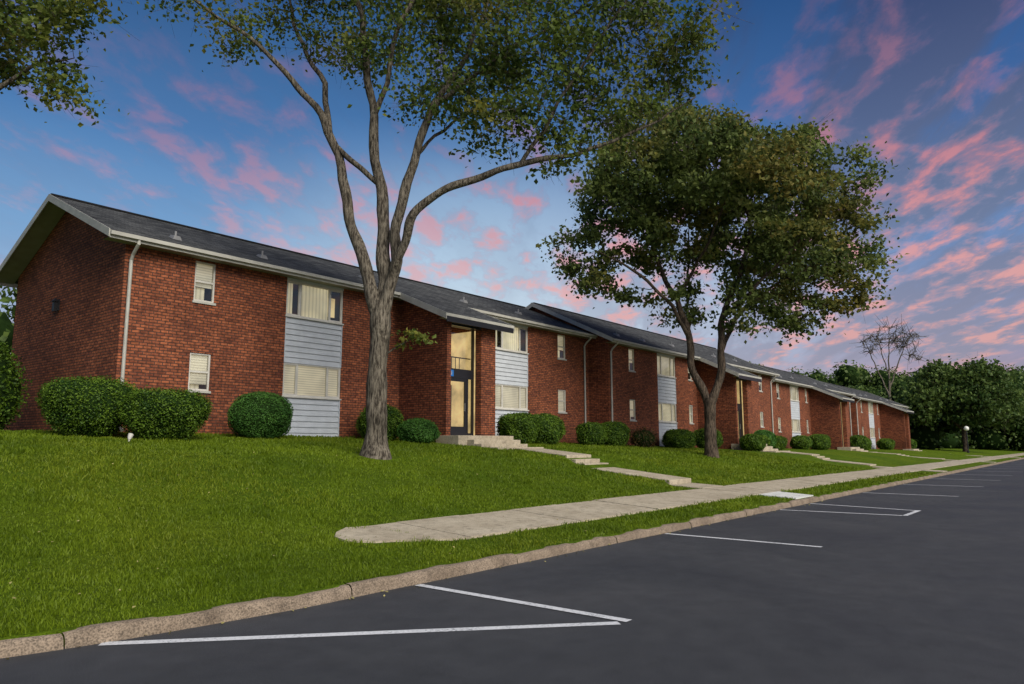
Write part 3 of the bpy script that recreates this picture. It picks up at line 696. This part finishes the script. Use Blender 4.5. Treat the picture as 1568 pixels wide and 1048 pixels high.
for k in range(9): far_tree(114+r.uniform(-4,4),19+k*4.2,r.uniform(6,8.5),3.2)
for k in range(16): far_tree(-30+k*5+r.uniform(-2,2),66+r.uniform(-6,6),r.uniform(14,17),4.5)
C=np.concatenate(Cs); N=np.concatenate(Ns); m=C[:,2]>.3; C=C[m];N=N[m]
v,q=leaves(C,.55,r,nb=N,aspect=.8)
u=np.linspace(0,2*np.pi,9)[:-1]; ph=np.linspace(.05,np.pi-.05,6)
sp=np.array([[np.sin(p)*np.cos(a),np.sin(p)*np.sin(a),np.cos(p)] for p in ph for a in u]); sq=[[i*8+j,i*8+(j+1)%8,(i+1)*8+(j+1)%8,(i+1)*8+j] for i in range(5) for j in range(8)]
sq=np.array(sq); cvs=[c+sp*rr for c,rr in cores]; cqs=[sq+len(sp)*k+len(v) for k in range(len(cores))]
V=np.concatenate([v]+cvs); Q=np.concatenate([q]+cqs); mi=np.concatenate([np.zeros(len(q)),np.ones(len(Q)-len(q))])
quad_obj('distant_trees',V,Q,mi,r.random(len(Q)),[M['far'],M['core']])

# ---------------------------------------------------------------- hedges
def bush(name,x,y,sx,sy,h,p=2.6,taper=.1,n=9000,ls=.055,leaf='hedge',seed=1,loose=0.03):
    r=np.random.default_rng(seed); z=gz(x,y)-.04; ph1,ph2,ph3=r.uniform(0,6,3)
    def surf(d):
        k=(np.abs(d[:,0])**p+np.abs(d[:,1])**p+np.abs(d[:,2])**p)**(-1/p)
        q=d*k[:,None]; bz=q[:,2]
        w=1+.045*np.sin(q[:,0]*5+ph1+bz*3)+.04*np.sin(q[:,1]*6+ph2-bz*4)+.03*np.sin(q[:,0]*11+q[:,1]*9+ph3)
        tp=(1+taper*bz)
        return np.stack([q[:,0]*sx/2*w*tp,q[:,1]*sy/2*w*tp,h/2+bz*h/2*(1+.5*(w-1))],1)
    d=r.normal(size=(n,3)); d/=np.linalg.norm(d,axis=1)[:,None]
    S_=surf(d)*1.0; nn=d*np.array([1/sx,1/sy,1/h]); nn/=np.linalg.norm(nn,axis=1)[:,None]
    S_+=nn*r.normal(size=(n,1))*loose; k=S_[:,2]>.02; S_=S_[k]; nn=nn[k]
    v,q=leaves(S_,ls,r,nb=nn*.7,aspect=.6)
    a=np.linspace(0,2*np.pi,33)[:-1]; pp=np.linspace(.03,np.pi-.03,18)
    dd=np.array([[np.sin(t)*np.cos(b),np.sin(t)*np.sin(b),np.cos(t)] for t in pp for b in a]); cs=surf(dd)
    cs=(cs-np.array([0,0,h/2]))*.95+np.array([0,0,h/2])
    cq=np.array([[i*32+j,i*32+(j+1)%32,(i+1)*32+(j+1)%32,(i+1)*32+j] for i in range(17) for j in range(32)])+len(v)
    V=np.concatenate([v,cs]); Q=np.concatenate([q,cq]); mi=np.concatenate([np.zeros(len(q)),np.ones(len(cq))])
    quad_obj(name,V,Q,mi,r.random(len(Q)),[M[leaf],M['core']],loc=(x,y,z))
bush('hedge',7.5,19.3,2.0,1.6,1.45,2.3,.26,13000,seed=1,loose=.04)
bush('hedge',8.85,18.2,1.95,1.5,1.28,2.3,.26,13000,seed=2,loose=.04)
bush('round_bush',12.0,18.9,1.75,1.7,1.36,2.15,.04,14000,.04,'hedge2',seed=3,loose=.012)
bush('round_bush',17.1,19.5,1.6,1.3,1.25,2.3,.02,8000,.06,seed=4)
bush('round_bush',17.9,18.5,1.4,1.2,.85,2.3,.0,8000,.055,'hedge2',seed=5)
bush('hedge',24.1,18.9,1.7,1.5,1.3,2.5,.08,8000,.07,seed=6)
bush('hedge',26.0,19.0,1.9,1.5,1.35,2.5,.08,8000,.07,seed=7)
bush('hedge',29.8,18.9,1.5,1.3,1.1,2.5,.05,6000,.07,seed=8)
bush('hedge',31.1,18.5,1.7,1.3,1.2,2.5,.05,7000,.07,seed=9)
bush('barberry_shrub',33.6,18.2,1.3,1.1,.95,2.1,.1,2200,.08,'redleaf',seed=10,loose=.09)
bush('hedge',37.8,18.2,2.3,1.4,1.05,2.6,.05,7000,.08,seed=11)
bush('hedge',41.2,18.0,1.9,1.4,1.2,2.5,.05,6000,.08,seed=12)
bush('hedge',43.0,16.0,1.6,1.3,1.0,2.4,.05,5000,.08,seed=13)
bush('hedge',47.6,17.4,1.7,1.3,.95,2.5,.05,5000,.09,seed=14)
bush('hedge',50.4,18.0,2.2,1.4,1.3,2.5,.05,6000,.09,'hedge2',seed=15)
bush('hedge',53.2,18.2,2.5,1.4,1.0,2.5,.05,6000,.09,seed=16)
bush('hedge',60.3,18.5,2.0,1.4,1.1,2.5,.05,5000,.1,seed=17)
bush('hedge',64.5,18.3,3.2,1.5,1.3,2.5,.05,6000,.1,seed=18)
bush('hedge',74.2,17.5,3.,1.5,1.4,2.5,.05,5000,.11,seed=19)
bush('hedge',78.5,18.2,3.,1.5,1.2,2.5,.05,5000,.11,seed=20)
bush('hedge',88.,18.,3.,1.5,1.2,2.5,.05,5000,.12,seed=21)
bush('hedge',97.5,17.5,3.5,1.5,1.3,2.5,.05,5000,.12,seed=22)
bush('yew_shrub',6.85,25.4,1.9,2.0,2.7,2.2,-.05,9000,.09,seed=23,loose=.09)

# ---------------------------------------------------------------- small objects
L=root('street_lamp'); lx,ly=105.4,12.4; lz=gz(lx,ly); a=MB(); a.tube([(lx,ly,lz-.1),(lx,ly,lz+2.7)],.06,'black',10); a.tube([(lx,ly,lz),(lx,ly,lz+.3)],.12,'black',10); a.obj('post',L)
a=MB(); pts=[];rad=[]
for k in range(9):
    t=k/8*math.pi; pts.append((lx,ly,lz+2.98-.29*math.cos(t))); rad.append(max(.02,.29*math.sin(t)))
a.tube(pts,rad,'globe',14); a.obj('globe',L)
L=root('garden_spotlight'); sx,sy=7.62,17.3; sz=gz(sx,sy); a=MB(); a.tube([(sx,sy,sz-.05),(sx,sy,sz+.08)],.018,'frame',8); a.tube([(sx,sy,sz+.06),(sx+.02,sy+.02,sz+.11),(sx+.05,sy+.04,sz+.18)],[.03,.05,.06],'frame',12); a.obj('lamp_head',L)

# ---------------------------------------------------------------- grass blades
r=np.random.default_rng(6); n=480000
d=np.exp(r.uniform(np.log(5.2),np.log(42),n)); th=np.radians(r.uniform(2,90,n))
X=d*np.cos(th); Y=d*np.sin(th); v=Y-curbY(X)
ok=(v>.13)&(Y<22)
def outside(x0,x1,y0,y1): return ~((X>x0)&(X<x1)&(Y>y0)&(Y<y1))
edge=r.normal(size=n)*.035+.03*np.sin(X*2.3)+.02*np.sin(X*7.1)
ok&=~((v>1.2+edge)&(v<2.78-edge)&(X>7.7-edge))
ok&=~((v>1.55+edge)&(v<2.65-edge)&(X>6.85)&(X<=7.7))
for w in WALKS:
    ok&=outside(w[0]-.74,w[0]+.74,w[1],w[2]+1.); ok&=outside(w[0]-.8,w[0]+.8,5,w[1])
for b in BLD:
    ok&=outside(b['x0'],b['x1'],b['yf'],60); e0=b['x0']+10.35*b['s']; ok&=outside(e0-.2,e0+3.,b['yf']-3.5,60)
ok&=((X-b1[0])**2+(Y-b1[1])**2>.36+.1*r.random(n))
X=X[ok];Y=Y[ok];d=d[ok]; n=len(X); Z=ground_z(X,Y)
tuft=.75+.35*np.sin(X*2.1+np.sin(Y*3.1)*1.3)*np.sin(Y*2.7+np.sin(X*1.7)*1.5)+.25*np.sin(X*6.3+Y*4.1)*np.sin(Y*8.3-X*3.)
h=.042*(d/8)**.4*r.uniform(.5,1.3,n)*np.clip(tuft,.4,1.5); w=.0045*(d/6)**.9
an=r.uniform(0,2*np.pi,n); lean=r.uniform(0,1.1,n)*h; la=r.uniform(0,2*np.pi,n)
bx=np.cos(an)*w; by=np.sin(an)*w; tx=np.cos(la)*lean; ty=np.sin(la)*lean
V=np.stack([np.stack([X-bx,Y-by,Z-.005],1),np.stack([X+bx,Y+by,Z-.005],1),np.stack([X+bx*.3+tx,Y+by*.3+ty,Z+h],1),np.stack([X-bx*.3+tx,Y-by*.3+ty,Z+h],1)],1).reshape(-1,3)
quad_obj('grass',V,np.arange(4*n).reshape(-1,4),None,r.random(n),[M['grass']])
n=330; dd_=np.exp(r.uniform(np.log(6),np.log(24),n)); th=np.radians(r.uniform(15,85,n)); X=dd_*np.cos(th); Y=dd_*np.sin(th)
n2=150; X2=r.uniform(0,40,n2); Y2=curbY(X2)-np.abs(r.normal(size=n2))*.10-.02
vv=Y-curbY(X); k=(vv>.3)&(Y<19); X=np.concatenate([X[k],X2]); Y=np.concatenate([Y[k],Y2]); Zl=np.where(Y-curbY(X)>.1,ground_z(X,Y)+.04,.012)
v,q=leaves(np.stack([X,Y,Zl],1),.04,r,nb=np.tile([0,0,1.6],(len(X),1)),aspect=.7)
quad_obj('fallen_leaves',v,q,None,None,[M['litter']])

# ---------------------------------------------------------------- world
wd=bpy.data.worlds.new('World'); scene.world=wd; wd.use_nodes=True; nt=wd.node_tree
try: wd.cycles.sampling_method='MANUAL'; wd.cycles.sample_map_resolution=256
except Exception as ex: print(ex)
bg=nt.nodes['Background']
SE=math.radians(38); sd=np.array([-.30,-.95]); sd/=np.linalg.norm(sd)
sky=nt.nodes.new('ShaderNodeTexSky'); sky.sky_type='NISHITA'; sky.sun_disc=False
sky.sun_elevation=SE; sky.sun_rotation=math.atan2(sd[0],sd[1])
tc=nt.nodes.new('ShaderNodeTexCoord'); G=tc.outputs['Generated']
sp_=nt.nodes.new('ShaderNodeSeparateXYZ'); lk(nt,G,sp_.inputs[0]); sx_,sy_,sz_=sp_.outputs
def dot(v):
    n=nt.nodes.new('ShaderNodeVectorMath'); n.operation='DOT_PRODUCT'; lk(nt,G,n.inputs[0]); n.inputs[1].default_value=v; return n.outputs['Value']
base=ramp(nt,sz_,[(0.,(.80,.45,.38)),(.06,(.62,.43,.47)),(.12,(.42,.48,.62)),(.24,(.22,.42,.70)),(.38,(.070,.21,.48)),(.55,(.018,.090,.26)),(.8,(.012,.05,.16))]).outputs[0]
glow=dot((.80,.575,.17)); gf=ramp(nt,glow,[(.88,0.),(1.,.9)],'EASE').outputs[0]
lowf=ramp(nt,sz_,[(.05,.35),(.16,1.),(.42,0.)]).outputs[0]
c=mixc(nt,base,(.68,.82,.92),math_(nt,'MULTIPLY',gf,lowf))
rgt=dot((.95,-.05,.2)); rf=ramp(nt,rgt,[(.72,0.),(.97,1.)]).outputs[0]
c=mixc(nt,c,mixc(nt,c,(.74,.68,.80),1.,'MULTIPLY'),rf)
zc=math_(nt,'ADD',math_(nt,'MAXIMUM',sz_,0.),.13)
cx=math_(nt,'DIVIDE',sx_,zc); cy=math_(nt,'DIVIDE',sy_,zc)
cc=nt.nodes.new('ShaderNodeCombineXYZ'); lk(nt,cx,cc.inputs[0]); lk(nt,cy,cc.inputs[1])
def cloudmap(ang,sc,loc):
    a=nt.nodes.new('ShaderNodeMapping'); lk(nt,cc.outputs[0],a.inputs['Vector']); a.inputs['Rotation'].default_value=(0,0,math.radians(-ang))
    b=nt.nodes.new('ShaderNodeMapping'); lk(nt,a.outputs[0],b.inputs['Vector']); b.inputs['Scale'].default_value=(sc[0],sc[1],1); b.inputs['Location'].default_value=loc
    return b.outputs[0]
m1=cloudmap(34,(1.35,2.3),(2.4,5.7,0)); m2=cloudmap(30,(.55,2.1),(7.1,2.3,0))
n1=noise(nt,m1,3.6,7,.58,.2); n2=noise(nt,m1,.6,2,.5)
cl=math_(nt,'ADD',n1.outputs['Fac'],math_(nt,'MULTIPLY_ADD',n2.outputs['Fac'],.40,-.20))
cl=math_(nt,'ADD',cl,math_(nt,'MULTIPLY_ADD',rf,.035,.0))
f1=ramp(nt,cl,[(.46,0.),(.57,.42),(.68,.88)],'EASE').outputs[0]
fadeh=ramp(nt,sz_,[(.03,.2),(.12,.9),(.33,1.),(.5,.65),(.65,.5)]).outputs[0]
leftdim=ramp(nt,rgt,[(.0,.30),(.5,.52),(.85,.95)]).outputs[0]
f1=math_(nt,'MULTIPLY',math_(nt,'MULTIPLY',f1,fadeh),leftdim)
pink=ramp(nt,sz_,[(.05,(.86,.44,.38)),(.20,(.94,.42,.38)),(.32,(.74,.28,.31)),(.42,(.42,.19,.28)),(.55,(.20,.12,.22))]).outputs[0]
mauve=ramp(nt,sz_,[(.05,(.48,.38,.46)),(.25,(.30,.33,.50)),(.45,(.12,.13,.28)),(.6,(.07,.08,.2))]).outputs[0]
cc2=mixc(nt,mauve,pink,ramp(nt,cl,[(.50,.05),(.62,1.)]).outputs[0])
n3=noise(nt,m2,1.5,5,.6,.3)
f3=ramp(nt,n3.outputs['Fac'],[(.38,0.),(.56,1.)],'EASE').outputs[0]; f3=math_(nt,'MULTIPLY',f3,math_(nt,'MULTIPLY_ADD',rf,.75,.12))
slate=ramp(nt,sz_,[(.05,(.36,.33,.42)),(.25,(.17,.21,.34)),(.5,(.05,.06,.14))]).outputs[0]
c=mixc(nt,c,slate,f3)
c=mixc(nt,c,cc2,f1)
nis=mixc(nt,sky.outputs[0],(.05,.05,.05),1.,'MULTIPLY')
c=mixc(nt,c,nis,.12)
lk(nt,c,bg.inputs['Color']); bg.inputs['Strength'].default_value=1.0

# sun
sl=bpy.data.lights.new('sun','SUN'); sl.energy=4.3; sl.angle=math.radians(40); sl.color=(1,.94,.84)
so=bpy.data.objects.new('sun',sl); link(so)
dirv=Vector((-sd[0]*math.cos(SE),-sd[1]*math.cos(SE),-math.sin(SE))); so.rotation_euler=dirv.to_track_quat('-Z','Y').to_euler(); so.location=(0,-20,40)

# camera
cam=bpy.data.cameras.new('camera'); cam.sensor_width=36; cam.lens=25.49; cam.clip_end=3000; cam.clip_start=.05
co=bpy.data.objects.new('camera',cam); link(co); co.location=(0,0,1.6)
p=math.radians(8); f=Vector((FW[0]*math.cos(p),FW[1]*math.cos(p),math.sin(p))); co.rotation_euler=f.to_track_quat('-Z','Y').to_euler()
scene.camera=co
scene.view_settings.view_transform='Standard'; scene.view_settings.look='None'; scene.view_settings.exposure=0
print('script time',time.time()-T0)
